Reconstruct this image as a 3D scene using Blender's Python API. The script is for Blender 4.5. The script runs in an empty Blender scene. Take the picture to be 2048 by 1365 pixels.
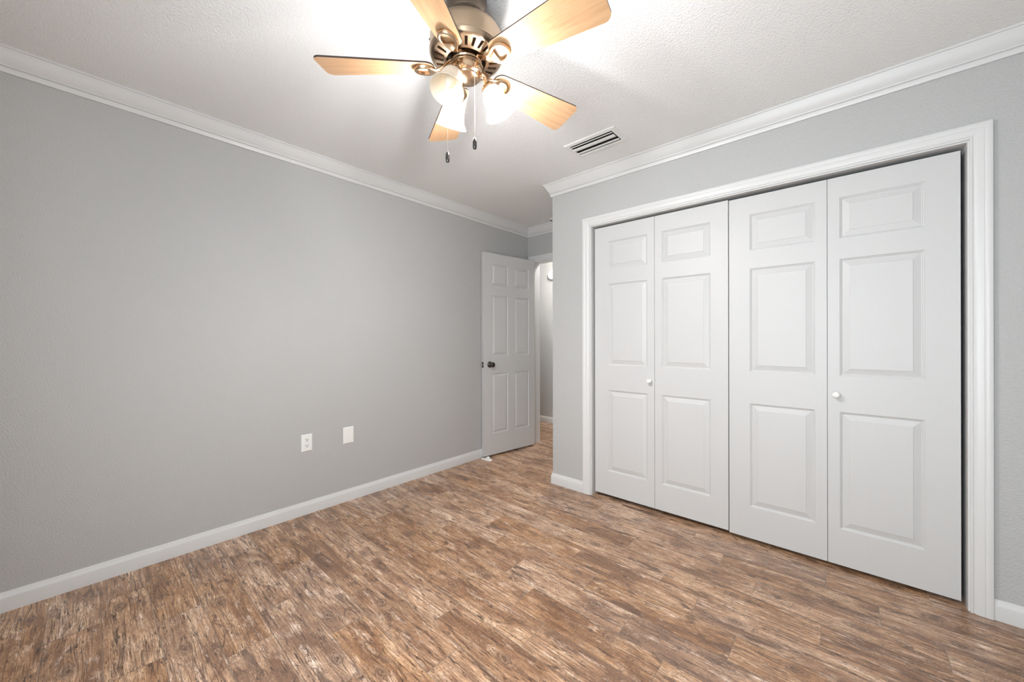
import bpy, math, random
from mathutils import Vector, Matrix
random.seed(7)
S = bpy.context.scene
COL = S.collection
R = math.radians
PI = math.pi

# ------------------------------------------------------------------ camera
F_PX, W_PX, H_PX = 754.316, 2048.0, 1365.0
CAM = Vector((2.7369, 0.0, 1.1771))
TH, ROLL, V0 = 0.7271, -0.0018, 679.729
RX = Vector((math.cos(TH), math.sin(TH), 0))            # horizontal right of the view
FW = Vector((-math.sin(TH), math.cos(TH), 0))           # horizontal view direction
cd = bpy.data.cameras.new('camera')
cam = bpy.data.objects.new('camera', cd); COL.objects.link(cam)
cd.sensor_fit = 'HORIZONTAL'; cd.sensor_width = 36.0
cd.lens = F_PX / W_PX * 36.0
cd.shift_y = (V0 - H_PX / 2) / W_PX
cd.clip_start = 0.02
Xc = RX * math.cos(ROLL) + Vector((0, 0, 1)) * math.sin(ROLL)
Yc = -RX * math.sin(ROLL) + Vector((0, 0, 1)) * math.cos(ROLL)
m3 = Matrix((Xc, Yc, -FW)).transposed()
cam.matrix_world = Matrix.Translation(CAM) @ m3.to_4x4()
S.camera = cam

# ------------------------------------------------------------------ exposure, sky
vs = S.view_settings
vs.view_transform = 'Standard'; vs.look = 'None'; vs.exposure = 0.24; vs.gamma = 1.0
vs.use_curve_mapping = False
SKY_COL, SKY_STR = (0.86, 0.945, 1.0), 8.6
LAMP_COL, LAMP_STR, BULB_STR = (1.0, 0.985, 0.985), 5.0, 2350.0
HALL_COL, HALL_STR = (1.0, 0.965, 0.92), 130.0
S.cycles.use_denoising = True
S.cycles.max_bounces = 12; S.cycles.diffuse_bounces = 8; S.cycles.glossy_bounces = 6
S.cycles.sample_clamp_indirect = 8.0
S.cycles.caustics_reflective = False
w = bpy.data.worlds.new('overcast_sky'); S.world = w; w.use_nodes = True
bg = w.node_tree.nodes['Background']
bg.inputs['Color'].default_value = (*SKY_COL, 1); bg.inputs['Strength'].default_value = SKY_STR
# daylight portal in the window opening of the rear wall (sampling aid only)
WX0, WX1, WZ0, WZ1 = 1.75, 3.25, 0.30, 2.06
YR, XR = -0.66, 3.40
pl = bpy.data.lights.new('window_portal', 'AREA'); pl.shape = 'RECTANGLE'
pl.size = WX1 - WX0; pl.size_y = WZ1 - WZ0
pl.cycles.is_portal = True
po = bpy.data.objects.new('window_portal', pl); COL.objects.link(po)
po.location = ((WX0 + WX1) / 2, YR - 0.10, (WZ0 + WZ1) / 2)
po.rotation_euler = (R(90), 0, 0)      # -Z of the light looks along +Y, into the room

# ------------------------------------------------------------------ materials
def nm(name):
    m = bpy.data.materials.new(name); m.use_nodes = True
    nt = m.node_tree
    return m, nt, nt.nodes['Principled BSDF']
def N(nt, typ, **kw):
    n = nt.nodes.new(typ)
    for k, v in kw.items():
        if k in n.inputs.keys() if isinstance(k, str) else False: n.inputs[k].default_value = v
        else: setattr(n, k, v)
    return n
def L(nt, a, b): nt.links.new(a, b)
def math_n(nt, op, a, b=None, c=None):
    n = nt.nodes.new('ShaderNodeMath'); n.operation = op
    for i, x in enumerate((a, b, c)):
        if x is None: continue
        if isinstance(x, (int, float)): n.inputs[i].default_value = x
        else: nt.links.new(x, n.inputs[i])
    return n.outputs[0]
def ramp(nt, fac, stops):
    n = nt.nodes.new('ShaderNodeValToRGB'); cr = n.color_ramp
    while len(cr.elements) < len(stops): cr.elements.new(0.5)
    for e, (p, c) in zip(cr.elements, stops):
        e.position = p; e.color = (*c, 1) if len(c) == 3 else c
    nt.links.new(fac, n.inputs[0]); return n.outputs[0]
def mixc(nt, fac, a, b, mode='MIX'):
    n = nt.nodes.new('ShaderNodeMix'); n.data_type = 'RGBA'; n.blend_type = mode
    for sock, x in ((n.inputs[0], fac), (n.inputs[6], a), (n.inputs[7], b)):
        if isinstance(x, (int, float)): sock.default_value = x
        elif isinstance(x, tuple): sock.default_value = (*x, 1) if len(x) == 3 else x
        else: nt.links.new(x, sock)
    return n.outputs[2]
def noise(nt, vec, scale, detail=2.0, rough=0.5, dist=0.0):
    n = nt.nodes.new('ShaderNodeTexNoise')
    n.inputs['Scale'].default_value = scale; n.inputs['Detail'].default_value = detail
    n.inputs['Roughness'].default_value = rough; n.inputs['Distortion'].default_value = dist
    if vec is not None: nt.links.new(vec, n.inputs['Vector'])
    return n.outputs['Fac']
def mapping(nt, vec, scale=(1, 1, 1), loc=(0, 0, 0)):
    n = nt.nodes.new('ShaderNodeMapping')
    n.inputs['Scale'].default_value = scale; n.inputs['Location'].default_value = loc
    nt.links.new(vec, n.inputs['Vector']); return n.outputs[0]
def bump(nt, bsdf, h, strength, dist=0.002):
    n = nt.nodes.new('ShaderNodeBump'); n.inputs['Strength'].default_value = strength
    n.inputs['Distance'].default_value = dist
    nt.links.new(h, n.inputs['Height']); nt.links.new(n.outputs[0], bsdf.inputs['Normal'])
def objco(nt):
    return nt.nodes.new('ShaderNodeTexCoord').outputs['Object']

def paint(name, col, rough, tex=None, strength=0.3, dist=0.002, stretch=(1, 1, 1)):
    m, nt, b = nm(name)
    b.inputs['Base Color'].default_value = (*col, 1); b.inputs['Roughness'].default_value = rough
    if tex:
        v = mapping(nt, objco(nt), stretch)
        bump(nt, b, noise(nt, v, tex, 3.0, 0.55), strength, dist)
    return m
M_wall = paint('grey_wall_paint', (0.465, 0.466, 0.460), 0.62, 150, 0.8, 0.004)
M_ceil = paint('white_ceiling_paint', (0.84, 0.845, 0.84), 0.8, 120, 0.9, 0.005)
M_trim = paint('white_trim_paint', (0.65, 0.65, 0.645), 0.34)
M_plastic = paint('white_plastic', (0.82, 0.82, 0.80), 0.35)
M_vent = paint('white_vent_enamel', (0.78, 0.78, 0.76), 0.4)
M_dark = paint('dark_duct_metal', (0.02, 0.02, 0.02), 0.7)
M_black = paint('black_slot', (0.004, 0.004, 0.004), 0.6)
M_closet = paint('closet_wall_paint', (0.3, 0.3, 0.3), 0.8)
M_out = paint('stucco', (0.6, 0.58, 0.55), 0.9)

def door_mat():
    m, nt, b = nm('white_embossed_door')
    b.inputs['Base Color'].default_value = (0.565, 0.565, 0.562, 1); b.inputs['Roughness'].default_value = 0.45
    co = objco(nt)
    n1 = noise(nt, mapping(nt, co, (3, 3, 1.2)), 3.0, 2.0)
    v = nt.nodes.new('ShaderNodeSeparateXYZ'); L(nt, co, v.inputs[0])
    x = math_n(nt, 'ADD', v.outputs[0], math_n(nt, 'MULTIPLY', n1, 0.05))
    cmb = nt.nodes.new('ShaderNodeCombineXYZ')
    L(nt, x, cmb.inputs[0]); L(nt, v.outputs[1], cmb.inputs[1]); L(nt, v.outputs[2], cmb.inputs[2])
    g = noise(nt, mapping(nt, cmb.outputs[0], (260, 40, 7)), 1.0, 2.0, 0.6)
    bump(nt, b, g, 0.35, 0.0012)
    return m
M_door = door_mat()

def metal(name, col, rough, aniso=None):
    m, nt, b = nm(name)
    b.inputs['Base Color'].default_value = (*col, 1); b.inputs['Metallic'].default_value = 1.0
    b.inputs['Roughness'].default_value = rough
    return m
M_brass = metal('antique_brass', (0.58, 0.41, 0.27), 0.22)
M_brush = metal('brushed_brass', (0.52, 0.39, 0.275), 0.34)
M_brass_dark = metal('darkened_brass', (0.20, 0.155, 0.12), 0.32)  # canopy brass, with the dark reflections on it put into the colour
M_pewter = metal('dark_pewter', (0.10, 0.095, 0.09), 0.30)
M_chain = metal('pale_chain', (0.75, 0.70, 0.62), 0.30)
M_steel = metal('galvanised_steel', (0.45, 0.46, 0.47), 0.45)

def blade_mat():
    m, nt, b = nm('maple_blade')
    co = objco(nt)
    inf = nt.nodes.new('ShaderNodeObjectInfo')
    off = nt.nodes.new('ShaderNodeVectorMath'); off.operation = 'SCALE'
    cmb = nt.nodes.new('ShaderNodeCombineXYZ'); cmb.inputs[0].default_value = 3; cmb.inputs[1].default_value = 5
    L(nt, cmb.outputs[0], off.inputs[0]); L(nt, inf.outputs['Random'], off.inputs['Scale'])
    ad = nt.nodes.new('ShaderNodeVectorMath'); ad.operation = 'ADD'
    L(nt, co, ad.inputs[0]); L(nt, off.outputs[0], ad.inputs[1])
    g1 = noise(nt, mapping(nt, ad.outputs[0], (5, 60, 5)), 1.0, 3.0, 0.6, 0.4)
    g2 = noise(nt, mapping(nt, ad.outputs[0], (14, 260, 14)), 1.0, 2.0, 0.6)
    g3 = noise(nt, mapping(nt, ad.outputs[0], (90, 12, 10)), 1.0, 2.0, 0.6)
    c = ramp(nt, g1, [(0.25, (0.46, 0.275, 0.145)), (0.5, (0.56, 0.355, 0.20)), (0.75, (0.64, 0.42, 0.25))])
    c = mixc(nt, math_n(nt, 'MULTIPLY', g2, 0.25), c, (0.42, 0.21, 0.08))
    c = mixc(nt, math_n(nt, 'MULTIPLY', g3, 0.18), c, (0.50, 0.26, 0.11))
    L(nt, c, b.inputs['Base Color'])
    b.inputs['Roughness'].default_value = 0.38
    return m
M_blade = blade_mat()
M_edge = paint('dark_walnut_edge', (0.035, 0.016, 0.009), 0.5)

def glass_mat(name, strength):
    m = bpy.data.materials.new(name); m.use_nodes = True; nt = m.node_tree
    b = nt.nodes['Principled BSDF']
    b.inputs['Base Color'].default_value = (0.88, 0.84, 0.77, 1); b.inputs['Roughness'].default_value = 0.35
    tr = nt.nodes.new('ShaderNodeBsdfTranslucent'); tr.inputs[0].default_value = (0.92, 0.86, 0.76, 1)
    mx = nt.nodes.new('ShaderNodeMixShader'); mx.inputs[0].default_value = 0.12 if strength else 0.4
    out = nt.nodes['Material Output']
    L(nt, b.outputs[0], mx.inputs[1]); L(nt, tr.outputs[0], mx.inputs[2])
    last = mx.outputs[0]
    if strength:
        tp = nt.nodes.new('ShaderNodeBsdfTransparent'); m2 = nt.nodes.new('ShaderNodeMixShader'); m2.inputs[0].default_value = 0.48
        L(nt, last, m2.inputs[1]); L(nt, tp.outputs[0], m2.inputs[2]); last = m2.outputs[0]
        em = nt.nodes.new('ShaderNodeEmission'); em.inputs[0].default_value = (*LAMP_COL, 1)
        em.inputs[1].default_value = strength
        ad = nt.nodes.new('ShaderNodeAddShader'); L(nt, last, ad.inputs[0]); L(nt, em.outputs[0], ad.inputs[1])
        last = ad.outputs[0]
    L(nt, last, out.inputs[0])
    return m
M_glass_lit = glass_mat('frosted_glass_lit', LAMP_STR)
M_glass = glass_mat('frosted_glass_unlit', 0)
def emis(name, col, s):
    m = bpy.data.materials.new(name); m.use_nodes = True; nt = m.node_tree
    em = nt.nodes.new('ShaderNodeEmission'); em.inputs[0].default_value = (*col, 1); em.inputs[1].default_value = s
    L(nt, em.outputs[0], nt.nodes['Material Output'].inputs[0]); return m
M_bulb = emis('lit_bulb', LAMP_COL, BULB_STR)
M_bulb_off = paint('clear_bulb_off', (0.85, 0.80, 0.70), 0.15)
M_hall = emis('hall_lamp_glass', HALL_COL, HALL_STR)
def pane_mat():
    m = bpy.data.materials.new('window_pane'); m.use_nodes = True; nt = m.node_tree
    t = nt.nodes.new('ShaderNodeBsdfTransparent'); g = nt.nodes.new('ShaderNodeBsdfGlossy')
    g.inputs['Roughness'].default_value = 0.02
    mx = nt.nodes.new('ShaderNodeMixShader'); mx.inputs[0].default_value = 0.06
    L(nt, t.outputs[0], mx.inputs[1]); L(nt, g.outputs[0], mx.inputs[2])
    L(nt, mx.outputs[0], nt.nodes['Material Output'].inputs[0]); return m
M_pane = pane_mat()

def tile_mat():
    m, nt, b = nm('wood_look_porcelain')
    uv = nt.nodes.new('ShaderNodeUVMap'); uv.uv_map = 'tile'
    at = nt.nodes.new('ShaderNodeAttribute'); at.attribute_name = 'rnd'
    sp = nt.nodes.new('ShaderNodeSeparateColor'); L(nt, at.outputs['Color'], sp.inputs[0])
    r1, r2, r3 = sp.outputs[0], sp.outputs[1], sp.outputs[2]
    su = nt.nodes.new('ShaderNodeSeparateXYZ'); L(nt, uv.outputs[0], su.inputs[0])
    u, v = su.outputs[0], su.outputs[1]
    # knot position inside the tile
    ku = math_n(nt, 'ADD', math_n(nt, 'MULTIPLY', r1, 0.46), 0.07)
    kv = math_n(nt, 'ADD', math_n(nt, 'MULTIPLY', r2, 0.09), 0.03)
    du = math_n(nt, 'MULTIPLY', math_n(nt, 'SUBTRACT', u, ku), 0.55)
    dv = math_n(nt, 'SUBTRACT', v, kv)
    d = math_n(nt, 'SQRT', math_n(nt, 'ADD', math_n(nt, 'MULTIPLY', du, du), math_n(nt, 'MULTIPLY', dv, dv)))
    has = math_n(nt, 'GREATER_THAN', r3, 0.22)
    # grain bends round the knot
    sgn = math_n(nt, 'SIGN', dv)
    bend = math_n(nt, 'MULTIPLY', math_n(nt, 'MULTIPLY', sgn, has),
                  math_n(nt, 'MULTIPLY', math_n(nt, 'EXPONENT', math_n(nt, 'MULTIPLY', d, -38.0)), 0.022))
    cmb = nt.nodes.new('ShaderNodeCombineXYZ')
    L(nt, math_n(nt, 'ADD', u, math_n(nt, 'MULTIPLY', r1, 37.0)), cmb.inputs[0])
    L(nt, math_n(nt, 'SUBTRACT', math_n(nt, 'ADD', v, math_n(nt, 'MULTIPLY', r2, 23.0)), bend), cmb.inputs[1])
    L(nt, math_n(nt, 'MULTIPLY', r3, 11.0), cmb.inputs[2])
    p = cmb.outputs[0]
    cloud = noise(nt, mapping(nt, p, (3.0, 11.0, 1)), 1.0, 5.0, 0.62, 0.5)
    patch = noise(nt, mapping(nt, p, (9, 34, 1)), 1.0, 5.0, 0.66, 0.4)
    grain = noise(nt, mapping(nt, p, (5, 150, 1)), 1.0, 4.0, 0.68, 0.5)
    fine = noise(nt, mapping(nt, p, (40, 420, 1)), 1.0, 2.0, 0.6)
    blot = noise(nt, mapping(nt, p, (6.0, 26.0, 1), (3.3, 1.7, 0)), 1.0, 3.0, 0.65, 1.0)
    crk = noise(nt, mapping(nt, p, (16, 62, 1), (1.1, 6.2, 0)), 1.0, 3.0, 0.60, 1.6)
    speck = noise(nt, mapping(nt, p, (130, 220, 1)), 1.0, 2.0, 0.6)
    tone = math_n(nt, 'ADD', cloud, math_n(nt, 'MULTIPLY', math_n(nt, 'SUBTRACT', r3, 0.5), 0.10))
    c = ramp(nt, tone, [(0.34, (0.170, 0.084, 0.038)), (0.45, (0.310, 0.172, 0.086)),
                        (0.54, (0.420, 0.255, 0.142)), (0.68, (0.540, 0.370, 0.240))])
    c = mixc(nt, ramp(nt, patch, [(0.53, (0, 0, 0)), (0.68, (0.65, 0.65, 0.65))]), c, (0.64, 0.485, 0.37))
    c = mixc(nt, ramp(nt, patch, [(0.32, (0.6, 0.6, 0.6)), (0.45, (0, 0, 0))]), c, (0.190, 0.103, 0.056))
    c = mixc(nt, ramp(nt, grain, [(0.38, (0.85, 0.85, 0.85)), (0.53, (0, 0, 0))]), c, (0.175, 0.093, 0.050))
    c = mixc(nt, ramp(nt, fine, [(0.42, (0.55, 0.55, 0.55)), (0.52, (0, 0, 0))]), c, (0.18, 0.10, 0.058))
    c = mixc(nt, ramp(nt, blot, [(0.56, (0, 0, 0)), (0.67, (0.88, 0.88, 0.88))]), c, (0.115, 0.063, 0.036))
    ab = math_n(nt, 'ABSOLUTE', math_n(nt, 'SUBTRACT', crk, 0.5))
    line = ramp(nt, ab, [(0.0, (0.95, 0.95, 0.95)), (0.010, (0.60, 0.60, 0.60)), (0.022, (0, 0, 0))])
    lm = mixc(nt, 1.0, line, ramp(nt, patch, [(0.40, (0.35, 0.35, 0.35)), (0.55, (1, 1, 1))]), 'MULTIPLY')
    c = mixc(nt, lm, c, (0.055, 0.028, 0.015))
    lng = noise(nt, mapping(nt, p, (3.2, 70, 1), (7.7, 2.2, 0)), 1.0, 2.0, 0.5, 0.5)
    lmk = noise(nt, mapping(nt, p, (6.0, 40, 1), (2.7, 9.2, 0)), 1.0, 2.0, 0.5)
    al = math_n(nt, 'ABSOLUTE', math_n(nt, 'SUBTRACT', lng, 0.5))
    l2 = mixc(nt, 1.0, ramp(nt, al, [(0.0, (1, 1, 1)), (0.009, (0.75, 0.75, 0.75)), (0.019, (0, 0, 0))]),
              ramp(nt, lmk, [(0.40, (0, 0, 0)), (0.50, (0.95, 0.95, 0.95))]), 'MULTIPLY')
    c = mixc(nt, l2, c, (0.060, 0.032, 0.018))
    c = mixc(nt, ramp(nt, speck, [(0.64, (0, 0, 0)), (0.74, (0.4, 0.4, 0.4))]), c, (0.68, 0.53, 0.42))
    # the knot: dark heart, rings
    ringn = noise(nt, mapping(nt, p, (30, 60, 1)), 1.0, 2.0)
    rings = math_n(nt, 'SINE', math_n(nt, 'ADD', math_n(nt, 'MULTIPLY', d, 620.0), math_n(nt, 'MULTIPLY', ringn, 16.0)))
    near = math_n(nt, 'MULTIPLY', has, ramp(nt, math_n(nt, 'ADD', d, math_n(nt, 'MULTIPLY', ringn, 0.014)),
                                            [(0.016, (1, 1, 1)), (0.034, (0, 0, 0))]))
    kc = mixc(nt, math_n(nt, 'ADD', math_n(nt, 'MULTIPLY', rings, 0.5), 0.5), (0.085, 0.046, 0.026), (0.24, 0.145, 0.088))
    c = mixc(nt, math_n(nt, 'MULTIPLY', near, 0.9), c, kc)
    gm = nt.nodes.new('ShaderNodeGamma'); gm.inputs[1].default_value = 1.25
    L(nt, c, gm.inputs[0])
    c = mixc(nt, 1.0, gm.outputs[0], (1.68, 1.82, 2.02), 'MULTIPLY')
    hs = nt.nodes.new('ShaderNodeHueSaturation')           # some planks are paler and greyer than others
    L(nt, math_n(nt, 'SUBTRACT', 1.02, math_n(nt, 'MULTIPLY', r2, 0.18)), hs.inputs['Saturation'])
    L(nt, math_n(nt, 'ADD', 1.10, math_n(nt, 'MULTIPLY', r2, 0.10)), hs.inputs['Value'])
    L(nt, c, hs.inputs['Color']); c = hs.outputs[0]
    L(nt, c, b.inputs['Base Color'])
    b.inputs['Roughness'].default_value = 0.27
    b.inputs['Specular IOR Level'].default_value = 0.85
    h = math_n(nt, 'ADD', math_n(nt, 'MULTIPLY', grain, 0.6), math_n(nt, 'MULTIPLY', fine, 0.4))
    bump(nt, b, h, 0.25, 0.0015)
    return m
M_tile = tile_mat()
M_grout = paint('tan_grout', (0.36, 0.275, 0.21), 0.85)

# ------------------------------------------------------------------ mesh helpers
class G:
    def __init__(s): s.v, s.f, s.m = [], [], []
    def add(s, vs_, fs, mi=0):
        o = len(s.v); s.v += [tuple(x) for x in vs_]
        for f in fs: s.f.append(tuple(i + o for i in f)); s.m.append(mi)
    def box(s, x0, x1, y0, y1, z0, z1, mi=0):
        s.add([(x0, y0, z0), (x1, y0, z0), (x1, y1, z0), (x0, y1, z0), (x0, y0, z1), (x1, y0, z1), (x1, y1, z1), (x0, y1, z1)],
              [(0, 3, 2, 1), (4, 5, 6, 7), (0, 1, 5, 4), (1, 2, 6, 5), (2, 3, 7, 6), (3, 0, 4, 7)], mi)
    def lathe(s, prof, n=48, mtx=None, mi=0):
        """prof: (radius, z) list; revolved about local Z"""
        mtx = mtx or Matrix()
        rows = []
        for r, z in prof:
            if r < 1e-6: rows.append([mtx @ Vector((0, 0, z))])
            else: rows.append([mtx @ Vector((r * math.cos(2 * PI * i / n), r * math.sin(2 * PI * i / n), z)) for i in range(n)])
        vs_, idx = [], []
        for row in rows:
            idx.append(list(range(len(vs_), len(vs_) + len(row)))); vs_ += row
        fs = []
        for a, b in zip(idx[:-1], idx[1:]):
            for i in range(n):
                j = (i + 1) % n
                if len(a) == 1 and len(b) == 1: continue
                if len(a) == 1: fs.append((a[0], b[j], b[i]))
                elif len(b) == 1: fs.append((a[i], a[j], b[0]))
                else: fs.append((a[i], a[j], b[j], b[i]))
        s.add(vs_, fs, mi)
    def tube(s, pts, rad, n=10, mi=0, flat=None):
        """pts: Vectors; rad: number or list; flat=(list of half widths, half thickness list, side vector)"""
        pts = [Vector(p) for p in pts]; k = len(pts)
        rad = rad if isinstance(rad, (list, tuple)) else [rad] * k
        rows = []
        prevn = None
        for i, p in enumerate(pts):
            t = (pts[min(i + 1, k - 1)] - pts[max(i - 1, 0)]).normalized()
            if flat: side = Vector(flat[2]); side = (side - t * side.dot(t)).normalized()
            else:
                ref = prevn if prevn is not None else (Vector((0, 0, 1)) if abs(t.z) < 0.9 else Vector((1, 0, 0)))
                side = (ref - t * ref.dot(t)).normalized()
            prevn = side; up = t.cross(side)
            a, bb = (flat[0][i], flat[1][i]) if flat else (rad[i], rad[i])
            rows.append([p + side * (a * math.cos(2 * PI * q / n)) + up * (bb * math.sin(2 * PI * q / n)) for q in range(n)])
        vs_ = [x for r_ in rows for x in r_]
        fs = []
        for i in range(k - 1):
            for q in range(n):
                q2 = (q + 1) % n
                fs.append((i * n + q, i * n + q2, (i + 1) * n + q2, (i + 1) * n + q))
        fs.append(tuple(range(n))[::-1]); fs.append(tuple((k - 1) * n + q for q in range(n)))
        s.add(vs_, fs, mi)
    def prism(s, outline, mtx, h, mi=0, side_mi=None):
        """outline in xy, from z=0 to z=h, through mtx"""
        n = len(outline)
        vs_ = [mtx @ Vector((x, y, 0)) for x, y in outline] + [mtx @ Vector((x, y, h)) for x, y in outline]
        s.add(vs_, [tuple(range(n))[::-1], tuple(range(n, 2 * n))], mi)
        o = len(s.v) - 2 * n
        for i in range(n):
            j = (i + 1) % n
            s.f.append((o + i, o + j, o + n + j, o + n + i)); s.m.append(mi if side_mi is None else side_mi)
    def build(s, name, mats, parent=None, loc=None, smooth=None):
        me = bpy.data.meshes.new(name)
        me.from_pydata(s.v, [], s.f)
        mats = mats if isinstance(mats, (list, tuple)) else [mats]
        for m in mats: me.materials.append(m)
        me.polygons.foreach_set('material_index', s.m)
        import bmesh
        bm = bmesh.new(); bm.from_mesh(me)
        bmesh.ops.remove_doubles(bm, verts=bm.verts, dist=1e-6)
        bmesh.ops.recalc_face_normals(bm, faces=bm.faces); bm.to_mesh(me); bm.free()
        if smooth:
            me.polygons.foreach_set('use_smooth', [True] * len(me.polygons))
            me.set_sharp_from_angle(angle=R(smooth))
        me.update()
        o = bpy.data.objects.new(name, me); COL.objects.link(o)
        if parent is not None: o.parent = parent
        if loc is not None: o.location = loc
        return o
def tag(o, label, cat, kind=None, group=None):
    o['label'] = label; o['category'] = cat
    if kind: o['kind'] = kind
    if group: o['group'] = group
    return o
def struct(o, label, cat): return tag(o, label, cat, 'structure')
def empty(name, loc, rz=0.0):
    o = bpy.data.objects.new(name, None); COL.objects.link(o)
    o.location = loc; o.rotation_euler = (0, 0, rz); o.empty_display_size = 0.05
    return o
def copy_child(src, parent):
    c = src.copy(); COL.objects.link(c); c.parent = parent
    return c

# ------------------------------------------------------------------ room dimensions (metres)
H = 2.44
YC, YB, XE = 2.5305, 3.3504, 0.932     # closet wall, alcove far wall, closet corner
T = 0.115
CX0, CX1, CZ = 1.289, 3.125, 2.028               # closet opening (between jamb faces)
DX0, DX1, DZ = 0.083, 0.800, 2.049               # bedroom doorway
J = 0.018
YH = 4.33                                        # hall far wall
HX0, HX1 = -1.5, 2.2

# ------------------------------------------------------------------ floor of porcelain planks
def make_floor():
    PY, PX, GR = 0.152, 0.606, 0.0021
    Y0 = 0.034
    offs = (0.232, 0.588, 0.414)
    vs_, fs, mi, uvs, rn = [], [], [], [], []
    xmin, xmax, ymin, ymax = -1.62, 3.52, -0.78, 4.45
    k0 = math.floor((ymin - Y0) / PY); k1 = math.ceil((ymax - Y0) / PY)
    rng = random.Random(21)
    for k in range(k0, k1):
        ya, yb = Y0 + k * PY + GR / 2, Y0 + (k + 1) * PY - GR / 2
        o = offs[k % 3]
        j0 = math.floor((xmin - o) / PX); j1 = math.ceil((xmax - o) / PX)
        for j in range(j0, j1):
            xa, xb = o + j * PX + GR / 2, o + (j + 1) * PX - GR / 2
            flip = rng.random() < 0.5
            r = (rng.random(), rng.random(), rng.random(), 1.0)
            a, b, c, d = max(xa, xmin), min(xb, xmax), max(ya, ymin), min(yb, ymax)
            if b - a < 0.001 or d - c < 0.001: continue
            i = len(vs_)
            vs_ += [(a, c, 0), (b, c, 0), (b, d, 0), (a, d, 0)]; fs.append((i, i + 1, i + 2, i + 3)); mi.append(0)
            for (x, y) in ((a, c), (b, c), (b, d), (a, d)):
                uu, vv = x - xa, y - ya
                if flip: uu, vv = PX - uu, PY - vv
                uvs.append((uu, vv)); rn.append(r)
    i = len(vs_)
    vs_ += [(xmin, ymin, -0.0012), (xmax, ymin, -0.0012), (xmax, ymax, -0.0012), (xmin, ymax, -0.0012),
            (xmin, ymin, -0.06), (xmax, ymin, -0.06), (xmax, ymax, -0.06), (xmin, ymax, -0.06)]
    for f in ((0, 1, 2, 3), (7, 6, 5, 4), (0, 4, 5, 1), (1, 5, 6, 2), (2, 6, 7, 3), (3, 7, 4, 0)):
        fs.append(tuple(i + q for q in f)); mi.append(1)
        uvs += [(0, 0)] * 4; rn += [(0, 0, 0, 1)] * 4
    me = bpy.data.meshes.new('floor'); me.from_pydata(vs_, [], fs)
    me.materials.append(M_tile); me.materials.append(M_grout)
    me.polygons.foreach_set('material_index', mi)
    ul = me.uv_layers.new(name='tile'); ul.data.foreach_set('uv', [c for t in uvs for c in t])
    ca = me.color_attributes.new('rnd', 'FLOAT_COLOR', 'CORNER'); ca.data.foreach_set('color', [c for t in rn for c in t])
    me.update()
    o = bpy.data.objects.new('floor', me); COL.objects.link(o)
    return struct(o, 'brown wood-look plank tile floor running through the doorway', 'floor')
make_floor()

# ------------------------------------------------------------------ walls
VX0, VX1, VY0, VY1 = 1.378, 1.678, 2.092, 2.236     # duct opening in the ceiling
g = G()
xs = [-1.62, VX0, VX1, 3.52]; ys = [-0.78, VY0, VY1, 4.45]
for i in range(3):
    for j in range(3):
        if i == 1 and j == 1: continue
        g.box(xs[i], xs[i + 1], ys[j], ys[j + 1], H, H + 0.02)
struct(g.build('ceiling', M_ceil), 'white textured ceiling above the fan and air vent', 'ceiling')
g = G(); g.box(-T, 0, YR - T, YB, 0, H)
struct(g.build('wall_left', M_wall), 'long plain grey wall with two white plates low on it', 'wall')
g = G()
g.box(XE, CX0 - J, YC, YC + T, 0, H); g.box(CX1 + J, XR, YC, YC + T, 0, H); g.box(CX0 - J, CX1 + J, YC, YC + T, CZ + J, H)
struct(g.build('wall_closet', M_wall), 'grey wall around the wide white folding closet doors', 'wall')
g = G(); g.box(XE, XE + T, YC + T, YB, 0, H)
struct(g.build('wall_alcove', M_wall), 'grey return wall hidden behind the closet corner', 'wall')
g = G()
g.box(HX0, DX0 - J, YB, YB + T, 0, H); g.box(DX1 + J, HX1, YB, YB + T, 0, H); g.box(DX0 - J, DX1 + J, YB, YB + T, DZ + J, H)
struct(g.build('wall_back', M_wall), 'dark grey strip of wall above the bedroom doorway', 'wall')
g = G(); g.box(XR, XR + T, YR - T, YB, 0, H)
struct(g.build('wall_right', M_wall), 'plain grey wall at the right beyond the frame', 'wall')
g = G()
g.box(0, WX0, YR - T, YR, 0, H); g.box(WX1, XR, YR - T, YR, 0, H)
g.box(WX0, WX1, YR - T, YR, 0, WZ0); g.box(WX0, WX1, YR - T, YR, WZ1, H)
struct(g.build('wall_rear', M_wall), 'grey wall with the window behind the viewer', 'wall')
g = G(); g.box(HX0, HX1, YH, YH + T, 0, H)
struct(g.build('wall_hall', M_wall), 'brightly lit hallway wall seen through the open doorway', 'wall')
g = G(); g.box(HX0 - 0.1, HX0, YB, YH + T, 0, H)
struct(g.build('wall_hall_left', M_wall), 'end wall of the hallway to the left, out of sight', 'wall')
g = G(); g.box(HX1, HX1 + 0.1, YB, YH + T, 0, H)
struct(g.build('wall_hall_right', M_wall), 'end wall of the hallway to the right, out of sight', 'wall')

# window in the rear wall, behind the viewer
win = empty('window_1', ((WX0 + WX1) / 2, YR - T / 2, WZ0))
struct(win, 'window in the rear wall that lets the daylight in', 'window')
wl, wh = (WX1 - WX0) / 2, WZ1 - WZ0
g = G()
for a in (-wl, wl - 0.05): g.box(a, a + 0.05, -0.03, 0.03, 0, wh)
g.box(-wl + 0.05, wl - 0.05, -0.03, 0.03, 0, 0.05); g.box(-wl + 0.05, wl - 0.05, -0.03, 0.03, wh - 0.05, wh)
g.build('window_frame', M_trim, win)
g = G(); g.box(-wl + 0.05, wl - 0.05, -0.02, 0.02, wh / 2 - 0.02, wh / 2 + 0.02)
g.build('meeting_rail', M_trim, win)
g = G()
g.box(-wl + 0.05, wl - 0.05, -0.004, 0.0, 0.05, wh / 2 - 0.02); g.box(-wl + 0.05, wl - 0.05, -0.004, 0.0, wh / 2 + 0.02, wh - 0.05)
g.build('pane', M_pane, win)

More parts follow.
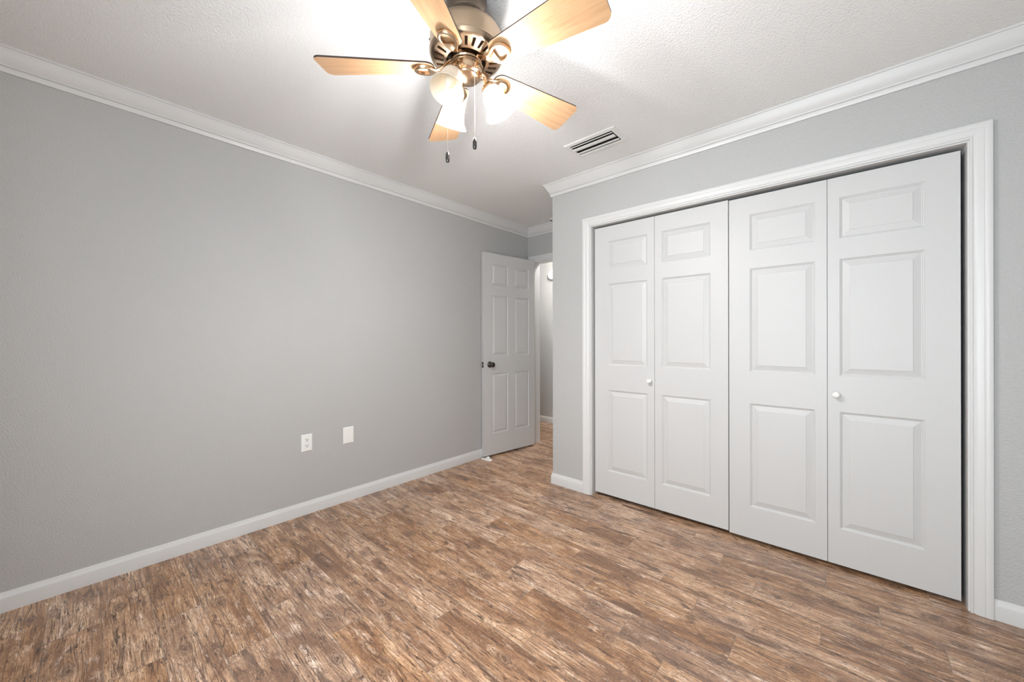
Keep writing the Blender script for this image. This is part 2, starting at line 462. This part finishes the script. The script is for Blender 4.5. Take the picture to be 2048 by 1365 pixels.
# ------------------------------------------------------------------ swept mouldings
def sweep_seg(g, prof, a, b, n_in, na, nb, up=None):
    """profile (out, h) swept from a to b; out goes along n_in, mitres extend each end by na/nb * out"""
    a, b, n_in = Vector(a), Vector(b), Vector(n_in)
    t = (b - a).normalized(); up = Vector(up or (0, 0, 1))
    A = [a + n_in * o + up * h - t * (na * o) for o, h in prof]
    B = [b + n_in * o + up * h + t * (nb * o) for o, h in prof]
    n = len(prof)
    fs = [(i, (i + 1) % n, n + (i + 1) % n, n + i) for i in range(n)]
    fs += [tuple(range(n)), tuple(range(n, 2 * n))]
    g.add(A + B, fs)
CROWN = [(0, 0), (0.0555, 0), (0.0555, -0.0095), (0.0500, -0.0100), (0.0485, -0.0130), (0.0455, -0.018), (0.0420, -0.0245),
         (0.0385, -0.032), (0.0345, -0.040), (0.0300, -0.047), (0.0255, -0.054), (0.0205, -0.060), (0.0160, -0.0650),
         (0.0150, -0.0665), (0.0200, -0.0675), (0.0212, -0.0705), (0.0200, -0.0740), (0.0125, -0.0755), (0.0110, -0.0770),
         (0.0135, -0.0785), (0.0130, -0.0850), (0.0105, -0.0920), (0.0085, -0.0983), (0, -0.0983)]
BASE = [(0, 0), (0.012, 0), (0.012, 0.060), (0.0112, 0.0635), (0.0085, 0.0700), (0.0060, 0.0770), (0.0045, 0.0830), (0.0025, 0.0851), (0, 0.0851)]
def mould(name, prof, z, a, b, n, na, nb, label, cat):
    g = G(); sweep_seg(g, prof, (*a, z), (*b, z), (*n, 0), na, nb)
    return struct(g.build(name, M_trim, smooth=25), label, cat)
mould('trim_1', CROWN, H, (0, YR), (0, YB), (1, 0), -1, -1, 'white crown moulding along the long left wall', 'crown moulding')
mould('trim_2', CROWN, H, (0, YB), (XE, YB), (0, -1), -1, -1, 'short white crown moulding above the bedroom doorway', 'crown moulding')
mould('trim_3', CROWN, H, (XE, YB), (XE, YC), (-1, 0), -1, 1, 'white crown moulding on the hidden alcove return wall', 'crown moulding')
mould('trim_4', CROWN, H, (XE, YC), (XR, YC), (0, -1), 1, -1, 'white crown moulding above the closet doors', 'crown moulding')
mould('trim_5', CROWN, H, (XR, YC), (XR, YR), (-1, 0), -1, -1, 'white crown moulding on the right wall out of frame', 'crown moulding')
mould('trim_6', CROWN, H, (XR, YR), (0, YR), (0, 1), -1, -1, 'white crown moulding on the rear wall behind the viewer', 'crown moulding')
CW = 0.0625
mould('baseboard_left', BASE, 0, (0, YR), (0, YB), (1, 0), -1, -1, 'white baseboard along the foot of the long left wall', 'baseboard')
mould('baseboard_closet_left', BASE, 0, (XE, YC), (CX0 - 0.006 - CW, YC), (0, -1), 1, 0, 'short white baseboard at the closet corner left of the doors', 'baseboard')
mould('baseboard_closet_right', BASE, 0, (CX1 + 0.006 + CW, YC), (XR, YC), (0, -1), 0, -1, 'short white baseboard right of the closet door casing', 'baseboard')
mould('baseboard_alcove', BASE, 0, (XE, YB - 0.02), (XE, YC), (-1, 0), 0, 1, 'white baseboard on the hidden alcove return wall', 'baseboard')
mould('baseboard_right', BASE, 0, (XR, YC), (XR, YR), (-1, 0), -1, -1, 'white baseboard on the right wall out of frame', 'baseboard')
mould('baseboard_rear', BASE, 0, (XR, YR), (0, YR), (0, 1), -1, -1, 'white baseboard on the rear wall behind the viewer', 'baseboard')
mould('baseboard_hall', BASE, 0, (HX0, YH), (HX1, YH), (0, -1), 0, 0, 'white baseboard in the hallway seen through the doorway', 'baseboard')

# door casings: colonial profile, w = distance from the inner edge, t = stand-off from the wall
CAS = [(0.0, 0.0), (0.0, 0.0095), (0.0015, 0.0110), (0.0065, 0.0110), (0.0085, 0.0085), (0.0105, 0.0080), (0.0125, 0.0100),
       (0.0160, 0.0125), (0.0220, 0.0140), (0.0300, 0.0150), (0.0380, 0.0156), (0.0400, 0.0145), (0.0425, 0.0165),
       (0.0480, 0.0180), (0.0580, 0.0182), (0.0615, 0.0172), (0.0625, 0.0150), (0.0625, 0.0)]
def casing(name, x0, x1, z1, y, label, jamb_x0, jamb_x1, jamb_z, jy0, jy1):
    root = empty(name, ((x0 + x1) / 2, y, 0)); struct(root, label, 'door casing')
    ox, oy = (x0 + x1) / 2, y
    def path(side):
        g = G(); n = len(CAS)
        if side == 'l': rows = [[(x0 - w_ - ox, -t_, 0) for w_, t_ in CAS], [(x0 - w_ - ox, -t_, z1 + w_) for w_, t_ in CAS]]
        elif side == 'r': rows = [[(x1 + w_ - ox, -t_, 0) for w_, t_ in CAS], [(x1 + w_ - ox, -t_, z1 + w_) for w_, t_ in CAS]]
        else: rows = [[(x0 - w_ - ox, -t_, z1 + w_) for w_, t_ in CAS], [(x1 + w_ - ox, -t_, z1 + w_) for w_, t_ in CAS]]
        fs = [(i, (i + 1) % n, n + (i + 1) % n, n + i) for i in range(n)] + [tuple(range(n)), tuple(range(n, 2 * n))]
        g.add(rows[0] + rows[1], fs); return g
    path('l').build('side_casing', M_trim, root, smooth=25); path('r').build('side_casing', M_trim, root, smooth=25)
    path('t').build('head_casing', M_trim, root, smooth=25)
    for a, b in ((jamb_x0 - J, jamb_x0), (jamb_x1, jamb_x1 + J)):
        g = G(); g.box(a - ox, b - ox, jy0 - oy, jy1 - oy, 0, jamb_z + J); g.build('side_jamb', M_trim, root)
    g = G(); g.box(jamb_x0 - ox, jamb_x1 - ox, jy0 - oy, jy1 - oy, jamb_z, jamb_z + J); g.build('head_jamb', M_trim, root)
casing('trim_7', CX0 - 0.006, CX1 + 0.006, CZ + 0.006, YC, 'white moulded casing framing the closet doors', CX0, CX1, CZ, YC - 0.001, YC + T)
casing('trim_8', DX0 - 0.006, DX1 + 0.006, DZ + 0.006, YB, 'white casing and jamb of the bedroom doorway', DX0, DX1, DZ, YB - 0.001, YB + T + 0.001)

# closet interior, behind the doors
g = G()
g.box(XE + T, XR, 3.20, 3.24, 0, H)
struct(g.build('wall_closet_inside', M_closet), 'dark inside of the closet behind the folding doors', 'wall')

# ------------------------------------------------------------------ raised-panel doors
def leaf_mesh(w_, h_, th, cols, rows, inset=0.039):
    """front at y=0 facing -y; cols/rows: (start, end) spans of the panels"""
    g = G()
    xs = [0] + [v for c in cols for v in c] + [w_]
    zs = [0] + [v for r_ in rows for v in r_] + [h_]
    RING = [(0, 0), (0.003, 0.0035), (0.0065, 0.0045), (0.0085, 0.0085), (0.0115, 0.0090), (inset - 0.002, 0.0022), (inset, 0.0008)]
    for i in range(len(xs) - 1):
        for j in range(len(zs) - 1):
            a, b, c, d = xs[i], xs[i + 1], zs[j], zs[j + 1]
            if i % 2 and j % 2:
                loops = [[(a + o, y, c + o), (b - o, y, c + o), (b - o, y, d - o), (a + o, y, d - o)] for o, y in RING]
                for p, q in zip(loops[:-1], loops[1:]):
                    for e in range(4):
                        f = (e + 1) % 4
                        g.add([p[e], p[f], q[f], q[e]], [(0, 1, 2, 3)])
                g.add(loops[-1], [(0, 1, 2, 3)])
            else:
                g.add([(a, 0, c), (b, 0, c), (b, 0, d), (a, 0, d)], [(0, 1, 2, 3)])
    g.add([(0, th, 0), (w_, th, 0), (w_, th, h_), (0, th, h_)], [(3, 2, 1, 0)])
    for i in range(len(xs) - 1):
        a, b = xs[i], xs[i + 1]
        g.add([(a, 0, 0), (b, 0, 0), (b, th, 0), (a, th, 0)], [(3, 2, 1, 0)])
        g.add([(a, 0, h_), (b, 0, h_), (b, th, h_), (a, th, h_)], [(0, 1, 2, 3)])
    for j in range(len(zs) - 1):
        a, b = zs[j], zs[j + 1]
        g.add([(0, 0, a), (0, 0, b), (0, th, b), (0, th, a)], [(0, 1, 2, 3)])
        g.add([(w_, 0, a), (w_, 0, b), (w_, th, b), (w_, th, a)], [(3, 2, 1, 0)])
    return g
YD = YC + 0.030
PZ = [(0.202, 0.803), (0.987, 1.588), (1.694, 1.903)]
def bifold(name, xs_, widths, z0, z1, label, knob_leaf, knob_x, knob_z):
    root = empty(name, (xs_[0], YD, 0)); struct(root, label, 'closet door')
    for i in range(2):
        col = (0.107, 0.403) if i == 0 else (0.048, 0.345)
        lf = leaf_mesh(widths[i], z1 - z0, 0.035, [col], [(a - z0, b - z0) for a, b in PZ]).build(
            'door_leaf', M_door, root, (xs_[i] - xs_[0], 0, z0))
        if i == knob_leaf:
            k = G()
            mt = Matrix.Rotation(R(90), 4, 'X')
            k.lathe([(0.0, 0.0), (0.0105, 0.0), (0.0105, 0.003), (0.0085, 0.008), (0.0085, 0.011), (0.0125, 0.015), (0.0158, 0.020),
                     (0.0166, 0.025), (0.0155, 0.030), (0.0115, 0.0345), (0.006, 0.0365), (0, 0.037)], 28, mt)
            k.build('knob', M_plastic, lf, (knob_x - xs_[i], 0, knob_z - z0), 50)
bifold('door_2', (1.3035, 1.7575), (0.4520, 0.4430), 0.026, 2.015, 'left pair of white folding closet door leaves', 0, 1.727, 0.893)
bifold('door_3', (2.2050, 2.6590), (0.4520, 0.4515), 0.018, 2.009, 'right pair of white folding closet door leaves', 1, 2.693, 0.891)

# bedroom door, open against the left wall
LA, HB = Vector((0.045, 2.605, 0.015)), Vector((0.135, 3.303, 0.015))
dw = (HB - LA).length
bd = empty('door_1', LA, math.atan2(HB.y - LA.y, HB.x - LA.x))
struct(bd, 'white six-panel bedroom door standing open against the left wall', 'door')
bl = leaf_mesh(dw, 2.036, 0.035, [(0.103, 0.316), (0.406, 0.616)], [(0.213, 0.821), (1.0, 1.611), (1.714, 1.926)], 0.030).build('door_leaf', M_door, bd)
k = G(); mt = Matrix.Translation((0.075, 0, 0.912)) @ Matrix.Rotation(R(90), 4, 'X')
k.lathe([(0, 0), (0.031, 0), (0.031, 0.003), (0.026, 0.009), (0.014, 0.012), (0.0105, 0.016), (0.0105, 0.026), (0.016, 0.033), (0.0235, 0.040),
         (0.0262, 0.048), (0.0245, 0.055), (0.017, 0.0605), (0.008, 0.062), (0, 0.062)], 32, mt)
kn = k.build('door_knob', M_pewter, bd, smooth=40); kn['label'] = 'dark pewter door knob'
k = G(); k.box(-0.0025, 0.001, 0.005, 0.030, 0.884, 0.940)
lp = k.build('latch_plate', M_pewter, bd); lp['label'] = 'dark metal latch plate in the door edge'
k = G(); k.box(-0.011, -0.002, 0.010, 0.024, 0.902, 0.922)
k.build('latch_bolt', M_steel, lp)
for z in (0.2, 1.0, 1.8):
    k = G(); k.lathe([(0, 0), (0.006, 0), (0.006, 0.09), (0, 0.09)], 14, Matrix.Translation((dw + 0.006, 0.036, z)))
    k.build('hinge', M_pewter, bd, smooth=40)

# white door stop on the floor at the latch edge
ds = empty('door_stop', (0.095, 2.594, 0.0), R(8))
tag(ds, 'small white door stop on the floor under the open bedroom door', 'door stop')
def rrect(x0, x1, y0, y1, r, n=6):
    pts = []
    for cx, cy, a0 in ((x1 - r, y0 + r, -90), (x1 - r, y1 - r, 0), (x0 + r, y1 - r, 90), (x0 + r, y0 + r, 180)):
        for q in range(n + 1):
            a = R(a0 + 90 * q / n); pts.append((cx + r * math.cos(a), cy + r * math.sin(a)))
    return pts
k = G(); k.prism(rrect(-0.058, 0.058, -0.022, 0.022, 0.010), Matrix(), 0.007); k.build('base_plate', M_plastic, ds)
k = G()
prof = [(-0.030, 0.007), (-0.026, 0.012), (0.000, 0.013)] 
hump = [(0.000, 0.007), (0.034, 0.007), (0.031, 0.020), (0.026, 0.028), (0.018, 0.032), (0.008, 0.032), (0.001, 0.028), (-0.001, 0.018)]
k.add([(x, -0.013, z) for x, z in hump] + [(x, 0.013, z) for x, z in hump],
      [tuple(range(8)), tuple(range(8, 16))] + [(i, (i + 1) % 8, 8 + (i + 1) % 8, 8 + i) for i in range(8)])
k.build('bumper', M_plastic, ds, smooth=50)

# ------------------------------------------------------------------ wall plates on the left wall
def plate(y0, y1, z0, z1, mesh_name, root):
    cy, cz = (y0 + y1) / 2, (z0 + z1) / 2
    hy, hz = (y1 - y0) / 2, (z1 - z0) / 2
    g = G()
    loops = [[(0, -hy, -hz), (0, hy, -hz), (0, hy, hz), (0, -hy, hz)]]
    for t_, o in ((0.003, 0.0), (0.0052, 0.003), (0.006, 0.008)):
        loops.append([(t_, -hy + o, -hz + o), (t_, hy - o, -hz + o), (t_, hy - o, hz - o), (t_, -hy + o, hz - o)])
    for p, q in zip(loops[:-1], loops[1:]):
        for e in range(4): g.add([p[e], p[(e + 1) % 4], q[(e + 1) % 4], q[e]], [(0, 1, 2, 3)])
    g.add(loops[-1], [(0, 1, 2, 3)]); g.add(loops[0], [(3, 2, 1, 0)])
    return g.build(mesh_name, M_plastic, root)
def screw(root, y, z, x=0.006):
    g = G(); g.lathe([(0, 0), (0.0034, 0), (0.0034, 0.0006), (0.0022, 0.0013), (0, 0.0015)], 14, Matrix.Translation((x, y, z)) @ Matrix.Rotation(R(90), 4, 'Y'))
    return g.build('screw', M_steel if False else M_plastic, root)
ot = empty('wall_outlet', (0.0, 0.983, 0.481)); tag(ot, 'white double power outlet low on the left wall', 'outlet')
plate(0.9485, 1.0175, 0.424, 0.538, 'cover_plate', ot)
for zc in (0.0195, -0.0195):
    g = G()
    pts = []
    for q in range(32):
        a = 2 * PI * q / 32; y, z = 0.0172 * math.cos(a), 0.0172 * math.sin(a)
        pts.append((max(-0.0172, min(0.0172, y * 1.0)), max(-0.0140, min(0.0140, z))))
    mt = Matrix.Translation((0.0058, 0, zc)) @ Matrix(((0, 0, 1, 0), (1, 0, 0, 0), (0, 1, 0, 0), (0, 0, 0, 1)))
    g.prism(pts, mt, 0.0022)
    rc = g.build('receptacle', M_plastic, ot)
    g = G()
    for y, hh in ((-0.0065, 0.0042), (0.0065, 0.0034)): g.box(0.0078, 0.0083, y - 0.0017, y + 0.0017, zc + 0.0038 - hh, zc + 0.0038 + hh)
    g.lathe([(0, 0), (0.0031, 0), (0.0031, 0.0005), (0, 0.0005)], 14, Matrix.Translation((0.0078, 0, zc - 0.0072)) @ Matrix.Rotation(R(90), 4, 'Y'))
    g.build('socket_slots', M_black, rc)
screw(ot, 0, 0)
bp = empty('wall_plate', (0.0, 1.268, 0.4795)); tag(bp, 'blank white cover plate right of the power outlet', 'wall plate')
plate(1.2295, 1.3065, 0.420, 0.539, 'cover_plate', bp)
screw(bp, 0, 0.042); screw(bp, 0, -0.042)

# ------------------------------------------------------------------ ceiling air vent
av = empty('air_vent', (1.531, 2.1645, H)); tag(av, 'white slatted air vent in the ceiling near the closet', 'air vent')
g = G()
ox, oy = 1.531, 2.1645
fx0, fx1, fy0, fy1 = 1.352 - ox, 1.710 - ox, 2.063 - oy, 2.269 - oy
ix0, ix1, iy0, iy1 = VX0 - ox, VX1 - ox, VY0 - oy, VY1 - oy
def rect(x0, x1, y0, y1, z): return [(x0, y0, z), (x1, y0, z), (x1, y1, z), (x0, y1, z)]
loops = [rect(fx0, fx1, fy0, fy1, 0.0), rect(fx0, fx1, fy0, fy1, -0.003), rect(fx0 + 0.004, fx1 - 0.004, fy0 + 0.004, fy1 - 0.004, -0.0065),
         rect(ix0 - 0.002, ix1 + 0.002, iy0 - 0.002, iy1 + 0.002, -0.009), rect(ix0, ix1, iy0, iy1, -0.007), rect(ix0, ix1, iy0, iy1, 0.020)]
for p, q in zip(loops[:-1], loops[1:]):
    for e in range(4): g.add([p[e], p[(e + 1) % 4], q[(e + 1) % 4], q[e]], [(0, 1, 2, 3)])
g.build('frame', M_vent, av)
g = G()
dz = 0.16
lo, hi = rect(ix0, ix1, iy0, iy1, 0.020), rect(ix0, ix1, iy0, iy1, dz)
for e in range(4): g.add([lo[e], lo[(e + 1) % 4], hi[(e + 1) % 4], hi[e]], [(0, 1, 2, 3)])
g.add(hi, [(3, 2, 1, 0)])
g.build('duct', M_dark, av)
def slat(y_, z_, wd, tilt):
    g = G(); n = 7; top, bot = [], []
    for i in range(n):
        s_ = (i / (n - 1) - 0.5)
        py, pz = s_ * wd, -0.10 * wd * (1 - 4 * s_ * s_)
        c, sn = math.cos(R(tilt)), math.sin(R(tilt))
        bot.append((py * c - pz * sn, py * sn + pz * c)); top.append((py * c - (pz + 0.0016) * sn, py * sn + (pz + 0.0016) * c))
    ring = bot + top[::-1]; m = len(ring)
    g.add([(ix0 + 0.003, y_ + a, z_ + b) for a, b in ring] + [(ix1 - 0.003, y_ + a, z_ + b) for a, b in ring],
          [tuple(range(m)), tuple(range(m, 2 * m))] + [(i, (i + 1) % m, m + (i + 1) % m, m + i) for i in range(m)])
    g.build('slat', M_vent, av, smooth=40)
slat(2.1095 - oy, -0.009, 0.009, 0)
slat(2.1490 - oy, -0.010, 0.037, 2)
slat(2.2050 - oy, -0.009, 0.020, 2)

# ------------------------------------------------------------------ small ceiling fixture by the alcove, hall smoke alarm, hall lamp
cf = empty('ceiling_sensor', (0.436, 3.205, H)); tag(cf, 'tiny white and black fixture on the ceiling at the closet corner', 'ceiling fixture')
g = G(); g.lathe([(0, 0), (0.016, 0), (0.016, -0.003), (0.009, -0.006), (0.008, -0.016), (0, -0.017)], 20); g.build('escutcheon', M_plastic, cf, smooth=40)
g = G(); g.lathe([(0, -0.016), (0.005, -0.016), (0.005, -0.022), (0.013, -0.0245), (0.013, -0.027), (0, -0.028)], 18); g.build('deflector', M_pewter, cf, smooth=40)

sa = empty('smoke_alarm', (-0.345, YH, 2.080)); tag(sa, 'round white alarm high on the hallway wall beyond the door', 'smoke alarm')
mt = Matrix.Rotation(R(90), 4, 'X')
g = G(); g.lathe([(0, 0), (0.076, 0), (0.076, 0.012), (0.070, 0.018), (0, 0.018)], 40, mt); g.build('base', M_plastic, sa, smooth=40)
g = G(); g.lathe([(0.064, 0.018), (0.066, 0.030), (0.060, 0.038), (0.040, 0.042), (0, 0.043)], 40, mt); g.build('cover', M_plastic, sa, smooth=40)

hl = empty('ceiling_lamp', (0.16, 3.80, H)); tag(hl, 'round lamp on the hallway ceiling out of sight beyond the doorway', 'ceiling lamp')
g = G(); g.lathe([(0, 0), (0.15, 0), (0.155, -0.02), (0.14, -0.03)], 40); g.build('base', M_trim, hl, smooth=40)
g = G(); g.lathe([(0.135, -0.03), (0.12, -0.06), (0.085, -0.085), (0.04, -0.098), (0, -0.10)], 40); g.build('lamp_shade', M_hall, hl, smooth=40)

# ------------------------------------------------------------------ ceiling fan
FX, FY = 1.681, 0.935
fan = empty('ceiling_fan', (FX, FY, H)); tag(fan, 'five-blade maple and brass ceiling fan with three glass light shades', 'ceiling fan')
def zz(prof): return [(r, z - H) for r, z in prof]
g = G(); g.lathe(zz([(0, 2.44), (0.0745, 2.44), (0.0745, 2.372), (0.0725, 2.366), (0.0740, 2.362), (0.0740, 2.357), (0.070, 2.354), (0.058, 2.354), (0.056, 2.336), (0.0, 2.336)]), 64)
g.build('canopy', M_brass_dark, fan, smooth=30)
# motor housing with slots cut into its underside
g = G()
g.lathe(zz([(0.050, 2.343), (0.070, 2.343), (0.080, 2.339), (0.098, 2.329), (0.116, 2.316), (0.127, 2.306), (0.132, 2.296), (0.133, 2.285), (0.133, 2.240),
            (0.1345, 2.238), (0.1345, 2.233), (0.133, 2.231), (0.1315, 2.224), (0.127, 2.219), (0.121, 2.216)]), 96)
ns = 120
rr = [(0.121, 2.216), (0.1155, 2.2145), (0.083, 2.208), (0.0735, 2.206)]
def pt(r, z, i): return (r * math.cos(2 * PI * i / ns), r * math.sin(2 * PI * i / ns), z - H)
for q in range(3):
    (ra, za), (rb, zb) = rr[q], rr[q + 1]
    for i in range(ns):
        a, b, c, d = pt(ra, za, i), pt(ra, za, i + 1), pt(rb, zb, i + 1), pt(rb, zb, i)
        if q == 1 and i % 5 in (0, 1):
            up = 0.012
            if i % 5 == 0:
                e = [pt(ra, za, i), pt(ra, za, i + 2), pt(rb, zb, i + 2), pt(rb, zb, i)]
                e = [pt(ra, za, i), pt(ra, za, i + 1), pt(ra, za, i + 2), pt(rb, zb, i + 2), pt(rb, zb, i + 1), pt(rb, zb, i)]
                t_ = [(x, y, z + up) for x, y, z in e]
                m_ = len(e)
                for s_ in range(m_): g.add([e[s_], e[(s_ + 1) % m_], t_[(s_ + 1) % m_], t_[s_]], [(0, 1, 2, 3)], 0)
                g.add(t_, [tuple(range(m_))], 1)
        else: g.add([a, b, c, d], [(0, 1, 2, 3)])
g.lathe(zz([(0.0735, 2.206), (0.071, 2.208), (0.071, 2.226)]), ns)
g.lathe(zz([(0.071, 2.226), (0.0, 2.226)]), ns, mi=1)
mh = g.build('motor_housing', [M_brush, M_edge], fan, smooth=30)
for az in (194, 74):
    a = R(az) + TH
    s_ = G(); s_.lathe([(0, 0), (0.004, 0), (0.004, 0.002), (0.002, 0.0035), (0, 0.0035)], 12,
                       Matrix.Translation((0.1328 * math.cos(a), 0.1328 * math.sin(a), 2.268 - H)) @ Matrix.Rotation(a, 4, 'Z') @ Matrix.Rotation(R(90), 4, 'Y'))
    s_.build('screw', M_pewter, mh)
g = G(); g.lathe(zz([(0, 2.225), (0.056, 2.225), (0.058, 2.218), (0.058, 2.201), (0.055, 2.197), (0.0, 2.197)]), 48); g.build('flywheel', M_brass, fan, smooth=30)
g = G(); g.lathe(zz([(0, 2.198), (0.044, 2.198), (0.046, 2.194), (0.058, 2.192), (0.0615, 2.189), (0.0615, 2.185), (0.0595, 2.183), (0.0595, 2.164), (0.0575, 2.157),
                     (0.052, 2.152), (0.049, 2.151), (0.047, 2.146), (0.036, 2.141), (0.020, 2.138), (0.010, 2.136), (0, 2.1355)]), 56)
sh = g.build('switch_housing', M_brass, fan, smooth=30)

# blades and blade irons
BZ, BR, BP = 2.182, 0.533, R(14.378)
def blade_outline():
    r0, r1, a, b = 0.118, BR, 0.046, 0.075
    pts = []
    def corner(cx, cy, rad, s0, s1, n=8):
        for q in range(n + 1):
            t = R(s0 + (s1 - s0) * q / n); pts.append((cx + rad * math.cos(t), cy + rad * math.sin(t)))
    corner(r0 + 0.034, -a + 0.034, 0.034, 180, 266)
    corner(r1 - 0.026, -b + 0.026, 0.026, 274, 360)
    corner(r1 - 0.026, b - 0.026, 0.026, 0, 86)
    corner(r0 + 0.034, a - 0.034, 0.034, 94, 180)
    return pts
g = G(); g.prism(blade_outline(), Matrix(), 0.006, 0, 1)
for i in range(len(g.f)):
    if i == 1: g.m[i] = 1
b0 = g.build('blade', [M_blade, M_edge], fan)
# iron in the blade's own frame: x outward, y across, z up (blade underside at z = 0)
g = G()
sx = [0.048, 0.060, 0.072, 0.085, 0.098, 0.112, 0.126, 0.139]
sz = [0.026, 0.025, 0.018, 0.006, -0.003, -0.008, -0.0085, -0.007]
hw = [0.016, 0.013, 0.0115, 0.0115, 0.014, 0.019, 0.0255, 0.0290]
ht = [0.005, 0.005, 0.005, 0.005, 0.005, 0.005, 0.0045, 0.004]
g.tube([(x, 0, z) for x, z in zip(sx, sz)], 0.01, 16, 0, (hw, ht, (0, 1, 0)))
cx, ax, ay = 0.153, 0.040, 0.036
n = 40; rows = []
for o, z in ((0.0, -0.001), (0.0, -0.008), (-0.002, -0.0115), (-0.0065, -0.0125), (-0.0115, -0.0105), (-0.0130, -0.001)):
    rows.append([(cx + (ax + o) * math.cos(2 * PI * i / n), (ay + o) * math.sin(2 * PI * i / n), z) for i in range(n)])
for p, q in zip(rows[:-1], rows[1:]):
    for i in range(n):
        j = (i + 1) % n; g.add([p[i], p[j], q[j], q[i]], [(0, 1, 2, 3)])
i0 = g.build('blade_iron', M_brass, fan, smooth=45)
for kx in range(5):
    a = R(223.375 - 72 * kx)
    e = Vector((math.cos(a), math.sin(a), 0)); nn = Vector((-math.sin(a) * math.cos(BP), math.cos(a) * math.cos(BP), -math.sin(BP)))
    mm = e.cross(nn)
    mx = Matrix((e, nn, mm)).transposed().to_4x4(); mx.translation = (0, 0, BZ - H)
    for src in (b0, i0):
        o = src if kx == 0 else copy_child(src, fan)
        o.matrix_local = mx

# light kit: three arms, cups, glass shades, bulbs
SH_AZ = [TH + R(5.5 + 120 * q) for q in range(3)]      # right, far left, near left
for q, a in enumerate(SH_AZ):
    e = Vector((math.cos(a), math.sin(a), 0))
    ax_ = (e * 0.43 + Vector((0, 0, -0.903))).normalized()
    neck = e * 0.083 + Vector((0, 0, 2.120 - H))
    g = G()
    g.tube([e * 0.046 + Vector((0, 0, 2.166 - H)), e * 0.062 + Vector((0, 0, 2.163 - H)), e * 0.072 + Vector((0, 0, 2.155 - H)), neck - ax_ * 0.014, neck - ax_ * 0.004],
           [0.013, 0.012, 0.012, 0.013, 0.014], 16)
    arm = g.build('lamp_arm', M_brass, fan, smooth=45)
    mt = Matrix.Translation(neck) @ Vector((0, 0, 1)).rotation_difference(ax_).to_matrix().to_4x4()
    g = G(); g.lathe([(0, -0.012), (0.014, -0.012), (0.020, -0.009), (0.028, -0.002), (0.031, 0.006), (0.031, 0.012), (0.029, 0.012), (0.026, 0.004), (0, 0.0)], 32, mt)
    g.build('shade_cup', M_brass, arm, smooth=40)
    lit = q != 2
    g = G()
    prof = [(0.024, 0.002), (0.0275, 0.010), (0.034, 0.020), (0.0385, 0.034), (0.041, 0.050), (0.043, 0.064), (0.0465, 0.078), (0.052, 0.091), (0.0585, 0.101), (0.0600, 0.1035)]
    inn = [(r - 0.003, s_) for r, s_ in prof[::-1]]
    g.lathe(prof + [(0.0590, 0.1045)] + inn, 48, mt)
    sd = g.build('lamp_shade', M_glass_lit if lit else M_glass, fan, smooth=50)
    g = G(); g.lathe([(0, 0.004), (0.010, 0.004), (0.011, 0.022), (0.017, 0.038), (0.020, 0.052), (0.0175, 0.066), (0.010, 0.078), (0.004, 0.086), (0, 0.088)], 24, mt)
    g.build('bulb', M_bulb if lit else M_bulb_off, sd, smooth=50)

# pull chains
def chain(off_r, off_d, ztop, zbot, name_label):
    px, py = RX.x * off_r + FW.x * off_d, RX.y * off_r + FW.y * off_d
    g = G(); z = ztop
    g.tube([(px, py, ztop - H), (px, py, zbot + 0.038 - H)], 0.0004, 5)
    while z > zbot + 0.040:
        g.lathe([(0, -0.0013), (0.0011, -0.0007), (0.0013, 0), (0.0011, 0.0007), (0, 0.0013)], 6, Matrix.Translation((px, py, z - H))); z -= 0.0042
    t = Vector((px, py, 0)).normalized()
    g.tube([(t.x * 0.055, t.y * 0.055, ztop + 0.002 - H), (px, py, ztop + 0.002 - H), (px, py, ztop - 0.004 - H)], 0.0022, 8)
    c = g.build('pull_chain', M_chain, fan, smooth=40)
    g = G(); g.lathe([(0, 0.040), (0.0025, 0.040), (0.0045, 0.037), (0.0068, 0.031), (0.0075, 0.024), (0.0075, 0.022), (0.0070, 0.0215), (0.0070, 0.0195), (0.0075, 0.019),
                      (0.0075, 0.012), (0.0070, 0.005), (0.0055, 0.001), (0, 0)], 20, Matrix.Translation((px, py, zbot - H)))
    f = g.build('pull_fob', M_pewter, c, smooth=40); f['label'] = 'dark pewter pull fob'
chain(-0.0705, 0.0, 2.168, 1.836, '')
chain(0.0355, -0.052, 2.171, 1.859, '')
